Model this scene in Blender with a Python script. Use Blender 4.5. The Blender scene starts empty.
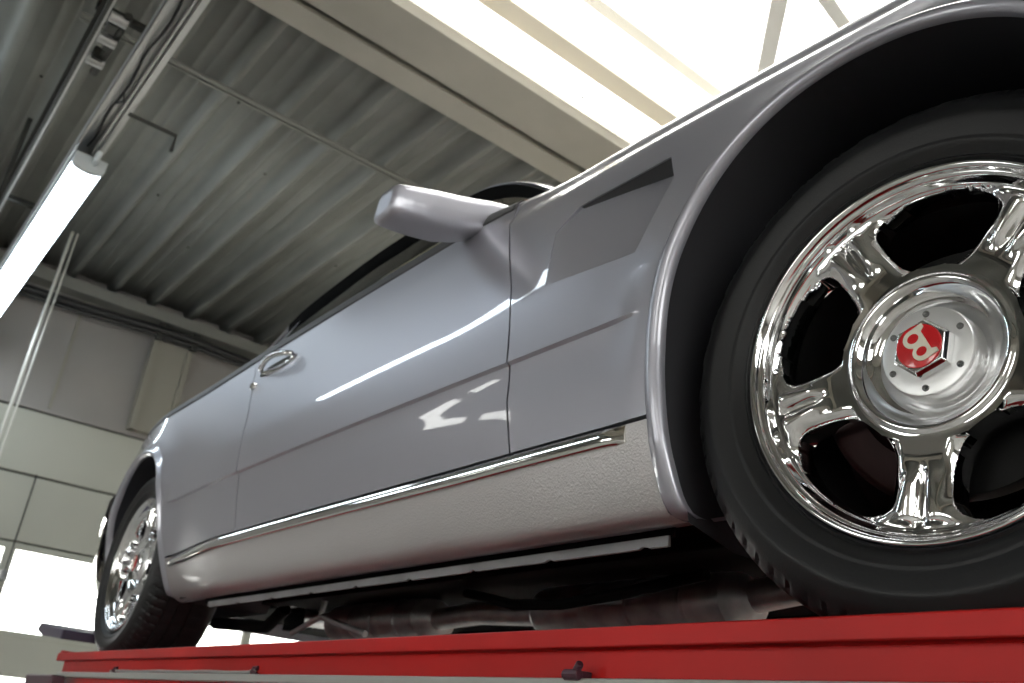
import bpy, bmesh, math, random
import numpy as np
from mathutils import Vector, Matrix
random.seed(7)
PI = math.pi
C = bpy.context.scene.collection
SC = bpy.context.scene

# ------------------------------------------------------------------ camera
def make_camera():
    cx, cy, cz, yaw, pitch, roll, fpx = 0.4823, -0.9647, -0.1408, -0.9325, 0.4300, 0.1085, 888.2
    fwd = Vector((math.sin(yaw)*math.cos(pitch), math.cos(yaw)*math.cos(pitch), math.sin(pitch)))
    right = Vector((math.cos(yaw), -math.sin(yaw), 0))
    up = right.cross(fwd)
    r2 = right*math.cos(roll) + up*math.sin(roll)
    u2 = -right*math.sin(roll) + up*math.cos(roll)
    cam = bpy.data.cameras.new('camera')
    cam.sensor_width = 36; cam.sensor_fit = 'HORIZONTAL'; cam.lens = fpx*36/1024
    cam.clip_start = .02; cam.clip_end = 300
    cam.dof.use_dof = True; cam.dof.focus_distance = 1.15; cam.dof.aperture_fstop = 7.0
    o = bpy.data.objects.new('camera', cam); C.objects.link(o)
    m = Matrix((r2, u2, -fwd)).transposed().to_4x4(); m.translation = (cx, cy, cz)
    o.matrix_world = m
    SC.camera = o
make_camera()

# ------------------------------------------------------------------ sky, exposure
w = bpy.data.worlds.new('overcast_sky'); SC.world = w; w.use_nodes = True
bg = w.node_tree.nodes['Background']
bg.inputs[0].default_value = (1.0, .985, .965, 1); bg.inputs[1].default_value = 7.5
SC.view_settings.view_transform = 'Standard'; SC.view_settings.look = 'None'
SC.view_settings.gamma = 1; SC.view_settings.use_curve_mapping = False
SC.view_settings.exposure = 0.0
SC.cycles.use_denoising = True
SC.cycles.max_bounces = 10; SC.cycles.diffuse_bounces = 5; SC.cycles.glossy_bounces = 5
SC.cycles.transmission_bounces = 6; SC.cycles.transparent_max_bounces = 12
SC.cycles.caustics_reflective = False; SC.cycles.caustics_refractive = False
SC.cycles.sample_clamp_indirect = 6

# ------------------------------------------------------------------ materials
def mat(name, col, rough=.5, metal=0., coat=0., coat_rough=.03, bump=None, mottle=None, emit=None, spec=None):
    m = bpy.data.materials.new(name); m.use_nodes = True
    nt = m.node_tree; b = nt.nodes['Principled BSDF']
    b.inputs['Base Color'].default_value = (*col, 1); b.inputs['Roughness'].default_value = rough
    b.inputs['Metallic'].default_value = metal
    b.inputs['Coat Weight'].default_value = coat; b.inputs['Coat Roughness'].default_value = coat_rough
    if spec is not None: b.inputs['Specular IOR Level'].default_value = spec
    if emit:
        b.inputs['Emission Color'].default_value = (*emit[0], 1); b.inputs['Emission Strength'].default_value = emit[1]
    tc = nt.nodes.new('ShaderNodeTexCoord')
    if mottle:
        scale, amt = mottle[:2]
        n = nt.nodes.new('ShaderNodeTexNoise'); n.inputs['Scale'].default_value = scale; n.inputs['Detail'].default_value = 6
        nt.links.new(tc.outputs['Object'], n.inputs['Vector'])
        r = nt.nodes.new('ShaderNodeMapRange'); r.inputs[1].default_value = .3; r.inputs[2].default_value = .7
        r.inputs[3].default_value = 1-amt; r.inputs[4].default_value = 1+amt*.5
        nt.links.new(n.outputs['Fac'], r.inputs[0])
        mx = nt.nodes.new('ShaderNodeVectorMath'); mx.operation = 'SCALE'; mx.inputs[0].default_value = col
        nt.links.new(r.outputs[0], mx.inputs['Scale']); nt.links.new(mx.outputs[0], b.inputs['Base Color'])
    if bump:
        scale, st = bump
        n = nt.nodes.new('ShaderNodeTexNoise'); n.inputs['Scale'].default_value = scale; n.inputs['Detail'].default_value = 3
        nt.links.new(tc.outputs['Object'], n.inputs['Vector'])
        bp = nt.nodes.new('ShaderNodeBump'); bp.inputs['Strength'].default_value = st; bp.inputs['Distance'].default_value = .002
        nt.links.new(n.outputs['Fac'], bp.inputs['Height']); nt.links.new(bp.outputs[0], b.inputs['Normal'])
    return m

def glass(name, tint, diffuse=0, refl=.12):
    m = bpy.data.materials.new(name); m.use_nodes = True; nt = m.node_tree; nt.nodes.clear()
    t = nt.nodes.new('ShaderNodeBsdfTransparent'); t.inputs[0].default_value = (*tint, 1)
    g = nt.nodes.new('ShaderNodeBsdfGlossy'); g.inputs['Roughness'].default_value = .02
    f = nt.nodes.new('ShaderNodeLayerWeight'); f.inputs[0].default_value = refl
    mx = nt.nodes.new('ShaderNodeMixShader'); o = nt.nodes.new('ShaderNodeOutputMaterial')
    nt.links.new(f.outputs['Fresnel'], mx.inputs[0]); nt.links.new(t.outputs[0], mx.inputs[1]); nt.links.new(g.outputs[0], mx.inputs[2])
    if diffuse:
        d = nt.nodes.new('ShaderNodeBsdfTranslucent'); d.inputs[0].default_value = (*tint, 1)
        m2 = nt.nodes.new('ShaderNodeMixShader'); m2.inputs[0].default_value = diffuse
        nt.links.new(mx.outputs[0], m2.inputs[1]); nt.links.new(d.outputs[0], m2.inputs[2]); mx = m2
    nt.links.new(mx.outputs[0], o.inputs[0])
    return m

PAINT = mat('silver_paint', (.42, .42, .475), .34, .5, 1., .02)
SILLPAINT = mat('stone_chip_silver_paint', (.52, .50, .505), .36, .45, .6, .12, bump=(260, .6))
CHROME = mat('chrome', (.86, .86, .87), .045, 1.)
CHROME2 = mat('trim_chrome', (.86, .85, .82), .07, 1.)
SATIN = mat('satin_aluminium', (.88, .88, .88), .38, .75)
RUBBER = mat('tyre_rubber', (.012, .012, .013), .45, 0, bump=(300, .1), spec=.35)
BELTSHADE = mat('belt_shade_grey', (.075, .075, .08), .55, spec=.25)
VENTSHADE = mat('vent_shade_grey', (.085, .087, .09), .6)
SEAL = mat('black_rubber_seal', (.004, .004, .004), .9, spec=.04)
LINER = mat('wheel_arch_liner', (.034, .034, .040), .75)
BLACK = mat('underbody_black', (.005, .005, .005), .9, mottle=(6, .5), spec=.08)
STEELD = mat('dull_steel', (.36, .36, .36), .38, .6, mottle=(14, .4))
FLANGE = mat('scuffed_sill_flange', (.27, .27, .28), .55, .1, mottle=(9, .3))
REDENAMEL = mat('red_enamel', (.62, .015, .02), .25, 0, 1.)
CREAM = mat('cream_enamel', (.80, .76, .64), .3, 0, .5)
SCREWD = mat('screw_dark_steel', (.22, .22, .22), .4, .8)
CALIPER = mat('dark_red_caliper', (.012, .002, .002), .6, spec=.2)
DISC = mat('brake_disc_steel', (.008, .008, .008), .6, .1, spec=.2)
SIDEGLASS = glass('tinted_car_glass', (.84, .88, .80), 0, .30)
SKYPANE = glass('skylight_sheet', (.95, .95, .93), .025)
PANE = glass('window_pane', (.95, .96, .95))
INTERIOR = mat('interior_trim', (.55, .51, .43), .8)
HEADLINE = mat('beige_headlining', (.80, .77, .66), .9)
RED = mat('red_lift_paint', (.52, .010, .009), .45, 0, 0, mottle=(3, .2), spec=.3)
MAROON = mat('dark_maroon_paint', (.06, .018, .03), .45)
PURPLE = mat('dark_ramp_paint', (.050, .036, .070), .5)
GREYPIPE = mat('grey_plastic_hose', (.36, .36, .34), .45)
DECK = mat('galvanised_deck', (.27, .275, .255), .5, .15, mottle=(2.2, .14))
BEAM = mat('beige_steel_paint', (.42, .395, .335), .5, mottle=(2, .12))
BAR = mat('pale_steel_paint', (.86, .86, .84), .5)
TANBEAM = mat('tan_purlin_paint', (.85, .76, .60), .55)
UPWALL = mat('upper_wall_panel', (.28, .262, .25), .7, mottle=(1.2, .12))
PILASTER = mat('pilaster_paint', (.27, .255, .215), .6)
DOORP = mat('door_panel_paint', (.41, .41, .355), .5, mottle=(1, .06))
DOORJ = mat('door_joint_dark', (.05, .05, .04), .6)
TRAY = mat('cable_tray_steel', (.24, .24, .22), .5, .3)
CABLE = mat('black_cable', (.02, .02, .02), .6)
GALV = mat('galvanised_rail', (.50, .50, .49), .38, .5)
DARKST = mat('dark_steel_bracket', (.045, .045, .04), .5, .3)
LAMPGLOW = mat('glowing_diffuser', (.9, .95, 1), .4, emit=((.80, .92, 1.0), 14.))
LAMPBODY = mat('lamp_housing_grey', (.62, .66, .68), .4)
CONC = mat('concrete_floor', (.38, .37, .345), .55, mottle=(1.5, .2))
WALLP = mat('plain_wall_paint', (.50, .48, .43), .8, mottle=(.8, .08))
YARD = mat('yard_paving', (.38, .37, .35), .9, mottle=(.5, .2))
CORDM = mat('pale_rod', (.62, .61, .56), .45, .2)

# ------------------------------------------------------------------ mesh helpers
class MB:
    def __init__(s): s.v = []; s.f = []
    def add(s, verts, faces):
        o = len(s.v); s.v += [tuple(map(float, q)) for q in verts]; s.f += [tuple(i+o for i in f) for f in faces]; return s
    def box(s, x0, x1, y0, y1, z0, z1):
        V = [(x, y, z) for z in (z0, z1) for y in (y0, y1) for x in (x0, x1)]
        return s.add(V, [(0,2,3,1),(4,5,7,6),(0,1,5,4),(2,6,7,3),(0,4,6,2),(1,3,7,5)])
    def obox(s, a, b, wid, hgt, up=(0,0,1)):
        """a bar from a to b with a rectangular section"""
        a = Vector(a); b = Vector(b); d = (b-a).normalized(); sd = d.cross(Vector(up))
        if sd.length < 1e-4: sd = d.cross(Vector((1,0,0)))
        sd.normalize(); u = sd.cross(d)
        V = [p + sd*(i*wid/2) + u*(j*hgt/2) for p in (a, b) for j in (-1, 1) for i in (-1, 1)]
        return s.add(V, [(0,2,3,1),(4,5,7,6),(0,1,5,4),(2,6,7,3),(0,4,6,2),(1,3,7,5)])
    def tube(s, pts, r, n=12, cap=True):
        pts = [Vector(q) for q in pts]; k = len(pts); V = []; rr = r if hasattr(r, '__len__') else [r]*k
        ref = None
        for i, q in enumerate(pts):
            d = (pts[min(i+1, k-1)] - pts[max(i-1, 0)]).normalized()
            if ref is None: ref = Vector((0,0,1)) if abs(d.z) < .9 else Vector((1,0,0))
            sd = d.cross(ref).normalized(); u = sd.cross(d); ref = u
            for j in range(n):
                a = 2*PI*j/n; V.append(q + (sd*math.cos(a) + u*math.sin(a))*rr[i])
        F = [(i*n+j, i*n+(j+1) % n, (i+1)*n+(j+1) % n, (i+1)*n+j) for i in range(k-1) for j in range(n)]
        if cap: F += [tuple(range(n))[::-1], tuple(range((k-1)*n, k*n))]
        return s.add(V, F)
    def lathe(s, prof, n=96, mod=None, closed=False):
        """prof: (r, y) about the y axis"""
        k = len(prof); V = []
        for i in range(n):
            a = 2*PI*i/n
            for j, (r, y) in enumerate(prof):
                if mod: r, y = mod(i, j, r, y)
                V.append((r*math.cos(a), y, r*math.sin(a)))
        F = []
        for i in range(n):
            i2 = (i+1) % n
            for j in range(k if closed else k-1):
                j2 = (j+1) % k
                F.append((i*k+j, i*k+j2, i2*k+j2, i2*k+j))
        return s.add(V, F)
    def grid(s, P, closed_u=False):
        """P[u][v] points"""
        nu = len(P); nv = len(P[0])
        V = [q for row in P for q in row]
        F = [(i*nv+j, ((i+1) % nu)*nv+j, ((i+1) % nu)*nv+j+1, i*nv+j+1) for i in range(nu if closed_u else nu-1) for j in range(nv-1)]
        return s.add(V, F)
    def prism(s, poly, axis, a, b):
        """poly: 2D points; axis 'x','y','z'; extruded from a to b"""
        def p3(q, t):
            return {'x': (t, q[0], q[1]), 'y': (q[0], t, q[1]), 'z': (q[0], q[1], t)}[axis]
        n = len(poly); V = [p3(q, a) for q in poly] + [p3(q, b) for q in poly]
        F = [tuple(range(n)), tuple(range(n, 2*n))[::-1]] + [(i, (i+1) % n, n+(i+1) % n, n+i) for i in range(n)]
        return s.add(V, F)
    def build(s, name, m, parent=None, org=(0,0,0), sharp=32, bevel=0, loc=None, fixn=True, solid=0):
        me = bpy.data.meshes.new(name)
        ox, oy, oz = org
        me.from_pydata([(x-ox, y-oy, z-oz) for x, y, z in s.v], [], s.f)
        if fixn:
            bm = bmesh.new(); bm.from_mesh(me); bmesh.ops.recalc_face_normals(bm, faces=bm.faces); bm.to_mesh(me); bm.free()
        return finish(me, name, m, parent, sharp, bevel, loc, solid)

def finish(me, name, m, parent=None, sharp=32, bevel=0, loc=None, solid=0):
    for p in me.polygons: p.use_smooth = True
    me.set_sharp_from_angle(angle=math.radians(sharp))
    me.materials.append(m); me.update()
    o = bpy.data.objects.new(name, me); C.objects.link(o)
    if loc: o.location = loc
    if parent: o.parent = parent
    if solid:
        md = o.modifiers.new('solid', 'SOLIDIFY'); md.thickness = solid; md.offset = 0
    if bevel:
        md = o.modifiers.new('bevel', 'BEVEL'); md.width = bevel; md.segments = 2; md.limit_method = 'ANGLE'
        md.angle_limit = math.radians(40); md.harden_normals = True
    return o

def empty(name, loc=(0,0,0), parent=None):
    o = bpy.data.objects.new(name, None); C.objects.link(o); o.location = loc; o.empty_display_size = .1
    if parent: o.parent = parent
    return o
def tag(o, label, cat, group=None, kind=None):
    o['label'] = label; o['category'] = cat
    if group: o['group'] = group
    if kind: o['kind'] = kind
    return o
def struct(o):
    o['kind'] = 'structure'; return o

def pchip(xs, ys):
    xs = np.array(xs, float); ys = np.array(ys, float); h = np.diff(xs); d = np.diff(ys)/h
    m = np.zeros_like(ys); m[0] = d[0]; m[-1] = d[-1]
    for i in range(1, len(xs)-1):
        if d[i-1]*d[i] > 0:
            w1 = 2*h[i]+h[i-1]; w2 = h[i]+2*h[i-1]; m[i] = (w1+w2)/(w1/d[i-1]+w2/d[i])
    def f(x):
        x = float(min(max(x, xs[0]), xs[-1])); i = int(min(max(np.searchsorted(xs, x)-1, 0), len(xs)-2)); t = (x-xs[i])/h[i]
        return float((2*t**3-3*t*t+1)*ys[i] + (t**3-2*t*t+t)*h[i]*m[i] + (-2*t**3+3*t*t)*ys[i+1] + (t**3-t*t)*h[i]*m[i+1])
    return f
def sstep(a, b, x):
    t = min(max((x-a)/(b-a), 0), 1); return t*t*(3-2*t)

# ================================================================== SETTING
XW = -8.0          # far wall
ZC = 3.45          # roof deck
ZF = -1.55         # floor
YN, YP = -8.0, 7.0 # side walls
XE = 9.0
YS = .10          # the skylight lies beyond this line
struct(MB().box(XW-.2, XE+.2, YN-.2, YP+.2, ZF-.2, ZF).build('floor', CONC))
struct(MB().box(-40, 40, -50, 40, ZF-.26, ZF-.21).build('ground', YARD))

# roof deck: trapezoid ribs along x
def deck(x0, x1, y0, y1):
    P = []; y = y0; pitch = .375
    prof = [(0, .055), (.0, .055), (.080, .055), (.086, .049), (.100, .049), (.106, .055), (.160, .055), (.166, .049), (.180, .049), (.186, .055),
            (.268, .055), (.298, -.035), (.342, -.035), (.372, .055)]
    row = []
    while y < y1:
        for dy, dz in prof[1:]: row.append((y+dy, ZC+dz))
        y += pitch
    m = MB(); m.grid([[(x, a, b) for a, b in row] for x in (x0, x1)])
    return m
struct(deck(XW-.1, -3.12, YN-.05, YP+.05).build('ceiling', DECK, sharp=20, solid=.002))
struct(deck(-2.7, 4.2, YN-.05, YS).build('ceiling', DECK, sharp=20, solid=.002))
struct(deck(4.2, XE+.1, YN-.05, YP+.05).build('ceiling', DECK, sharp=20, solid=.002))
sc = MB()
for i in range(13):
    for j in range(3):
        y = -2.4 + i*.525 + (.05 if i % 2 else 0); x = XW+1.2 + j*1.55 + (i*37 % 11)*.09
        sc.lathe([(0, -.006), (.010, -.006), (.012, .002)], 8)
        sc.v[-24:] = [(vx+x, vz+y, vy+ZC+.051) for vx, vy, vz in sc.v[-24:]]
struct(sc.build('ceiling_fixings', DARKST))

# roof beams (along y)
def ibeam(x0, x1, zb, zt, mtl, name, y0=YN, y1=YP):
    m = MB(); tf = .03
    m.box(x0, x1, y0, y1, zb, zb+tf)
    m.box(x0+.05, x1-.05, y0, y1, zb+tf, zt)
    return struct(m.build(name, mtl))
ibeam(-3.22, -3.055, 3.2, 3.45, BEAM, 'roof_beam')
struct(MB().box(-3.005, -2.69, YN, YP, 3.2, 3.275).box(-3.005, -2.96, YN, YP, 3.275, 3.44).build('roof_beam', BEAM))
struct(MB().box(-3.11, -2.95, YN, YP, 3.30, 3.43).build('roof_beam', DARKST))  # dark block: shade in the groove between the beams put into its colour
ibeam(4.03, 4.22, 3.2, 3.57, BEAM, 'roof_beam')
struct(MB().box(-2.60, -2.47, YS, YP, 3.45, 3.57).build('skylight_beam', TANBEAM))
struct(MB().box(-2.35, -2.27, YS, YP, 3.64, 3.70).build('skylight_beam', BAR))
for x in (-1.0, .4, 1.8, 3.1):
    struct(MB().box(x, x+.09, YS, YP, 3.47, 3.57).build('skylight_beam', BAR))
struct(MB().obox((-2.10, 2.57, 3.45), (-1.25, 1.70, 3.45), .085, .04).build('skylight_brace_beam', BAR))
struct(MB().obox((-1.405, 2.62, 3.45), (-1.27, 1.72, 3.45), .07, .04).build('skylight_brace_beam', BAR))
struct(MB().box(-2.70, 4.05, YS, YP, 3.265, 3.27).build('window_1', SKYPANE))
m = MB()
m.box(-3.22, -2.98, YN, YP, 3.44, 3.62); m.box(4.05, 4.16, YN, YP, 3.24, 3.64); m.box(-2.7, 4.1, YS-.03, YS+.01, 3.24, ZC+.1); m.box(-3.0, -2.70, YN, YS, 3.44, ZC+.1)
struct(m.build('skylight_kerb_wall', BEAM))

# far wall at x = XW with a sectional door
DY0, DY1 = -.55, 5.2
m = MB(); m.box(XW-.12, XW, -4.6, YP, 2.16, ZC+.07); m.box(XW-.12, XW, YN, -4.6, 3.12, ZC+.07); m.box(XW-.12, XW, YN, -4.6, 2.16, 2.82)
m.box(XW-.12, XW, YN, -6.1, 2.6, 3.25); m.box(XW-.12, XW, -5.5, -5.3, 2.6, 3.25)
m.box(XW-.12, XW, YN, DY0, ZF, 2.16); m.box(XW-.12, XW, DY1, YP, ZF, 2.16)
struct(m.build('wall_far', UPWALL))
struct(MB().box(XW-.08, XW-.07, YN, -4.6, 2.6, 3.25).build('window_3', PANE))
m = MB()
for y in (-1.9, -.8, .33, 2.5, 3.7): m.box(XW, XW+.012, y-.012, y+.012, 2.2, ZC)
struct(m.build('trim_1', PILASTER))
m = MB()
m.box(XW, XW+.10, 1.02, 1.36, 2.2, 3.1); m.box(XW, XW+.125, 1.00, 1.05, 2.2, 3.1); m.box(XW, XW+.125, 1.33, 1.38, 2.2, 3.1)
struct(m.build('wall_pilaster_column', PILASTER))
# sectional door (leafs of a lifting door)
door = empty('door_1', (XW, 0, ZF)); struct(door)
def dpart(mb, name, mt, **k): return mb.build(name, mt, door, org=(XW, 0, ZF), **k)
for z0, z1 in ((1.608, 2.145), (1.045, 1.588), (.035, .315)):
    dpart(MB().box(XW-.06, XW-.015, DY0, DY1, z0, z1), 'door_panel', DOORP, bevel=.006)
dpart(MB().box(XW-.075, XW-.04, DY0, DY1, 1.572, 1.622).box(XW-.075, XW-.04, DY0, DY1, 2.14, 2.19).box(XW-.075, XW-.04, DY0, DY1, 1.025, 1.05), 'joint_strip', DOORJ)
m = MB()
for z0, z1 in ((.98, 1.03), (.30, .345), (.0, .045), (-.68, -.64), (ZF, ZF+.3)): m.box(XW-.06, XW-.01, DY0, DY1, z0, z1)
for k in range(8):
    y = DY0 + .02 + k*.965 if k != 2 else .40
    y = .355 + (k-2)*2.2
    if DY0 < y < DY1-.05:
        m.box(XW-.06, XW-.008, y, y+.085, ZF, 1.03)
m.box(XW-.06, XW-.008, DY0, DY0+.06, ZF, 1.03).box(XW-.06, XW-.008, DY1-.06, DY1, ZF, 1.03)
dpart(m, 'window_frame', DOORP, bevel=.004)
dpart(MB().box(XW-.04, XW-.034, DY0, DY1, ZF+.3, 1.0), 'window_pane', PANE)
# walls beside and behind the camera with open doorways
m = MB()
openings = [(-6.6, -4.6), (-2.2, -.4), (2.4, 4.4)]
xs = [XW-.12] + [v for o in openings for v in o] + [XE]
for i in range(0, len(xs), 2): m.box(xs[i], xs[i+1], YN-.12, YN, ZF, ZC+.07)
for a, b in openings: m.box(a, b, YN-.12, YN, 1.9, ZC+.07); m.box(a, b, YN-.12, YN, ZF, -.2)
struct(m.build('wall_near', WALLP))
for k, (a, b) in enumerate(openings): struct(MB().box(a, b, YN-.07, YN-.06, -.2, 1.9).build('window_%d' % (4+k), PANE))
struct(MB().box(XW-.12, XE, YP, YP+.12, ZF, ZC+.07).build('wall_back', WALLP))
m = MB(); m.box(XE, XE+.12, YN, YP, ZF, -.3); m.box(XE, XE+.12, YN, YP, 2.2, ZC+.07)
for y in (YN, -4.2, -.4, 3.2, YP-.4): m.box(XE, XE+.12, y, y+.4, -.3, 2.2)
struct(m.build('wall_end', WALLP))
struct(MB().box(XE+.05, XE+.06, YN, YP, -.3, 2.2).build('window_2', PANE))

# ================================================================== OVERHEAD FITTINGS
# cable tray along the far wall with black cables
t = empty('cable_tray', (XW+.08, 0, 3.28)); og = (XW+.08, 0, 3.28)
tag(t, 'grey steel cable tray under the roof along the far wall', 'cable tray')
m = MB(); m.box(XW+.02, XW+.20, -2.1, 5.5, 3.265, 3.285); m.box(XW+.02, XW+.03, -2.1, 5.5, 3.285, 3.365); m.box(XW+.19, XW+.2, -2.1, 5.5, 3.285, 3.375)
m.box(XW+.03, XW+.19, -2.1, 5.5, 3.335, 3.355)
m.build('tray', TRAY, t, og)
for y in (-1.2, 1.02, 1.36, 2.9): MB().box(XW+.13, XW+.19, y-.03, y+.03, 3.08, 3.265).build('clamp', DARKST, t, og, bevel=.01)
for k, (dz, dx) in enumerate(((0, .05), (-.035, .10), (-.06, .03))):
    pts = []
    for i in range(60):
        y = -2.0 + i*7.2/59
        knots = [-2.0, -1.2, 1.02, 1.36, 2.9, 5.3]
        for a, b in zip(knots, knots[1:]):
            if a <= y <= b: u = (y-a)/(b-a); sag = .045*4*u*(1-u)*(b-a)/2.2
        pts.append((XW+dx+.13, y, 3.20+dz-sag))
    MB().tube(pts, .026, 8).build('cable', CABLE, t, og)

# thin conduit across the roof, parallel to the beam
m = MB(); m.tube([(-4.03, -.75, 3.25), (-4.03, 4.5, 3.25)], .015, 12)
m.box(-4.075, -4.06, -.75, 4.5, 3.24, 3.262)
o = m.build('ceiling_conduit', TRAY, None, (0,0,0)); tag(o, 'thin grey conduit pipe crossing under the corrugated roof behind the wing mirror', 'pipe')

# light trunking with lamp
LZ = 2.62
t = empty('light_trunking', (-2.6, -.49, LZ)); og = (-2.6, -.49, LZ)
tag(t, 'long grey channel rail hanging under the roof and carrying the bright tube lamp', 'rail')
m = MB()
m.box(-8, -1.0, -.535, -.528, LZ+.0, LZ+.07); m.box(-8, -1.0, -.435, -.428, LZ+.0, LZ+.07); m.box(-8, -1.0, -.535, -.428, LZ+.065, LZ+.072)
m.box(-8, -1.0, -.535, -.520, LZ, LZ+.006); m.box(-8, -1.0, -.443, -.428, LZ, LZ+.006)
m.build('channel', GALV, t, og, bevel=.001)
m = MB(); m.tube([(-4.3+.12*i, -.475 + .008*math.sin(i*1.3), LZ+.035+.006*math.cos(i*.9)) for i in range(24)], .007, 8)
m.tube([(-3.75, -.47, LZ+.03), (-3.7, -.48, LZ-.015), (-3.65, -.46, LZ-.02), (-3.62, -.475, LZ+.02)], .006, 8)
m.build('wire', CABLE, t, og)
m = MB()
m.box(-8, -1, -.40, -.385, LZ+.10, LZ+.16); m.box(-8, -1, -.40, -.36, LZ+.155, LZ+.16)
m.build('side_rail', GALV, t, og)
m = MB()
m.box(-8, -1, -.71, -.695, LZ+.12, LZ+.19); m.box(-8, -1, -.73, -.695, LZ+.185, LZ+.19)
m.build('side_rail', DARKST, t, og)
m = MB(); m.box(-8, -1, -.695, -.685, LZ+.12, LZ+.15); m.build('rail_edge', GALV, t, og)
for x in (-3.35, -5.6):
    m = MB(); m.box(x-.02, x+.02, -.74, -.35, LZ+.19, LZ+.22); m.box(x-.02, x+.02, -.74, -.71, LZ+.19, ZC-.02); m.box(x-.02, x+.02, -.39, -.36, LZ+.19, ZC-.02)
    m.build('hanger_bracket', DARKST, t, og, bevel=.003)
m = MB()
for dx, dy, s in ((0, 0, .045), (.16, .015, .035), (.30, -.01, .04)):
    m.box(-3.62+dx-s, -3.62+dx+s, -.64+dy-s*.6, -.64+dy+s*.6, LZ+.09, LZ+.16)
m.tube([(-3.75, -.62, LZ+.12), (-3.2, -.61, LZ+.12)], .02, 10)
m.build('bracket_block', DARKST, t, og, bevel=.006)
for dx in (0, .2, .38): MB().tube([(-3.62+dx, -.68, LZ+.10), (-3.62+dx, -.60, LZ+.10)], .026, 12).build('pulley', GALV, t, og)
m = MB(); m.tube([(-3.95, -.40, LZ+.12), (-3.95, -.12, LZ+.12), (-3.96, -.12, LZ+.02)], .012, 8)
m.build('bracket_arm', DARKST, t, og)

def tube_lamp(x0, x1, y, z, label, wid=.165, group=None):
    r = empty('fluorescent_lamp', ((x0+x1)/2, y, z)); og = ((x0+x1)/2, y, z); tag(r, label, 'lamp', group)
    def sect(w_, zt, zb, n=14):
        P = [(y-w_/2, zt)]
        for i in range(n+1):
            a = PI*i/n; P.append((y - math.cos(a)*w_/2, zb+.035 - math.sin(a)*.035))
        return P + [(y+w_/2, zt)]
    MB().prism(sect(wid*.94, z+.02, z-.055), 'x', x0+.035, x1-.035).build('diffuser', LAMPGLOW, r, og)
    MB().box(x0+.03, x1-.03, y-wid/2, y+wid/2, z+.02, z+.045).build('housing', LAMPBODY, r, og, bevel=.006)
    for a, b in ((x0, x0+.035), (x1-.035, x1)):
        MB().prism(sect(wid*1.03, z+.04, z-.06), 'x', a, b).build('end_cap', LAMPBODY, r, og, bevel=.005)
    m = MB()
    m.tube([(x1, y+.02, z), (x1+.05, y+.02, z), (x1+.06, y+.02, z+.05)], .016, 10); m.build('cable_gland', LAMPBODY, r, og)
    return r
tube_lamp(-7.75, -4.28, -.435, LZ-.06, 'glowing white tube lamp under the channel rail')
tube_lamp(-6.8, -3.4, -2.05, 3.0, 'glowing tube lamp out of view, added for the streak along the door', .19)  # unseen lamp, added so its reflection draws the streak on the door

# vertical rod
o = MB().tube([(-7.0, -.082, 3.42), (-7.0, -.082, ZF+.9)], .013, 10).tube([(-7.0, -.04, 3.42), (-7.0, -.04, ZF+.9)], .008, 8).build('door_guide_rod', CORDM)
tag(o, 'pale vertical rod in front of the sectional door, hanging from the roof', 'rod')
t = empty('pull_cord', (XW+.05, .40, 1.6)); og = (XW+.05, .40, 1.6); tag(t, 'thin dark pull cord with a small weight beside the door window', 'cord')
MB().tube([(XW+.05, .40, 1.6), (XW+.05, .40, .76)], .007, 8).build('cord', CABLE, t, og)
MB().lathe([(0, .80), (.03, .79), (.035, .72), (.02, .70), (0, .70)], 14).build('weight', SCREWD, t, (0, 0, 0), loc=(0, 0, 0))
w_ = t.children[-1]; w_.data.transform(Matrix(((1,0,0,0),(0,0,1,0),(0,1,0,-1.6),(0,0,0,1))))

# ================================================================== LIFT
t = empty('car_lift', (-1, .3, ZF)); og = (-1, .3, ZF)
tag(t, 'red scissor lift with runways carrying the raised silver car', 'car lift')
RX0, RX1 = -3.24, 2.6
def runway(y0, sgn, w_=.62):
    yy = lambda d: y0 + sgn*d
    m = MB()
    a, b = sorted((yy(.0), yy(w_)))
    m.box(RX0, RX1, a, b, -.006, 0.0)                                      # top plate
    a, b = sorted((yy(0), yy(.012))); m.box(RX0, RX1, a, b, -.006, .021)    # lip
    a, b = sorted((yy(.022), yy(.05))); m.box(RX0+.03, RX1, a, b, -.043, -.004)
    a, b = sorted((yy(.03), yy(w_))); m.box(RX0+.03, RX1, a, b, -.10, -.041)
    return m.build('runway', RED, t, og, bevel=.004)
runway(-.105, 1)
runway(1.90, -1)
m = MB(); m.box(RX0+.06, RX1, -.105, -.06, -.060, -.0435); m.build('side_trunking', GREYPIPE, t, og, bevel=.003)
m = MB(); m.tube([(-2.6 + i*.055, -.088, -.038 + (.001*math.sin(i))) for i in range(20)] + [(-1.535, -.088, -.034), (-1.53, -.088, -.030), (-1.52, -.088, -.034)] , .004, 8)
m.build('air_hose', GREYPIPE, t, og)
for x in (-2.56, -1.53):
    MB().tube([(x+.02, -.09, -.043), (x+.005, -.094, -.037), (x, -.09, -.030), (x+.014, -.085, -.029)], .005, 8).build('hose_clip', MAROON, t, og)
m = MB(); m.box(-.475, -.445, -.108, -.06, -.047, -.034); m.tube([(-.45, -.108, -.036), (-.438, -.112, -.026)], .006, 8); m.tube([(-.47, -.11, -.04), (-.44, -.11, -.04)], .007, 10)
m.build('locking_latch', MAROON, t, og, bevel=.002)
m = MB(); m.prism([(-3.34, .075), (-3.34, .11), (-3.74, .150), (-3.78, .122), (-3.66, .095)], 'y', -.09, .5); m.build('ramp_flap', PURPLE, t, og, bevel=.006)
m = MB(); m.prism([(-3.34, .075), (-3.34, .11), (-3.74, .150), (-3.78, .122), (-3.66, .095)], 'y', 1.30, 1.89); m.build('ramp_flap', PURPLE, t, og, bevel=.006)
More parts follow.
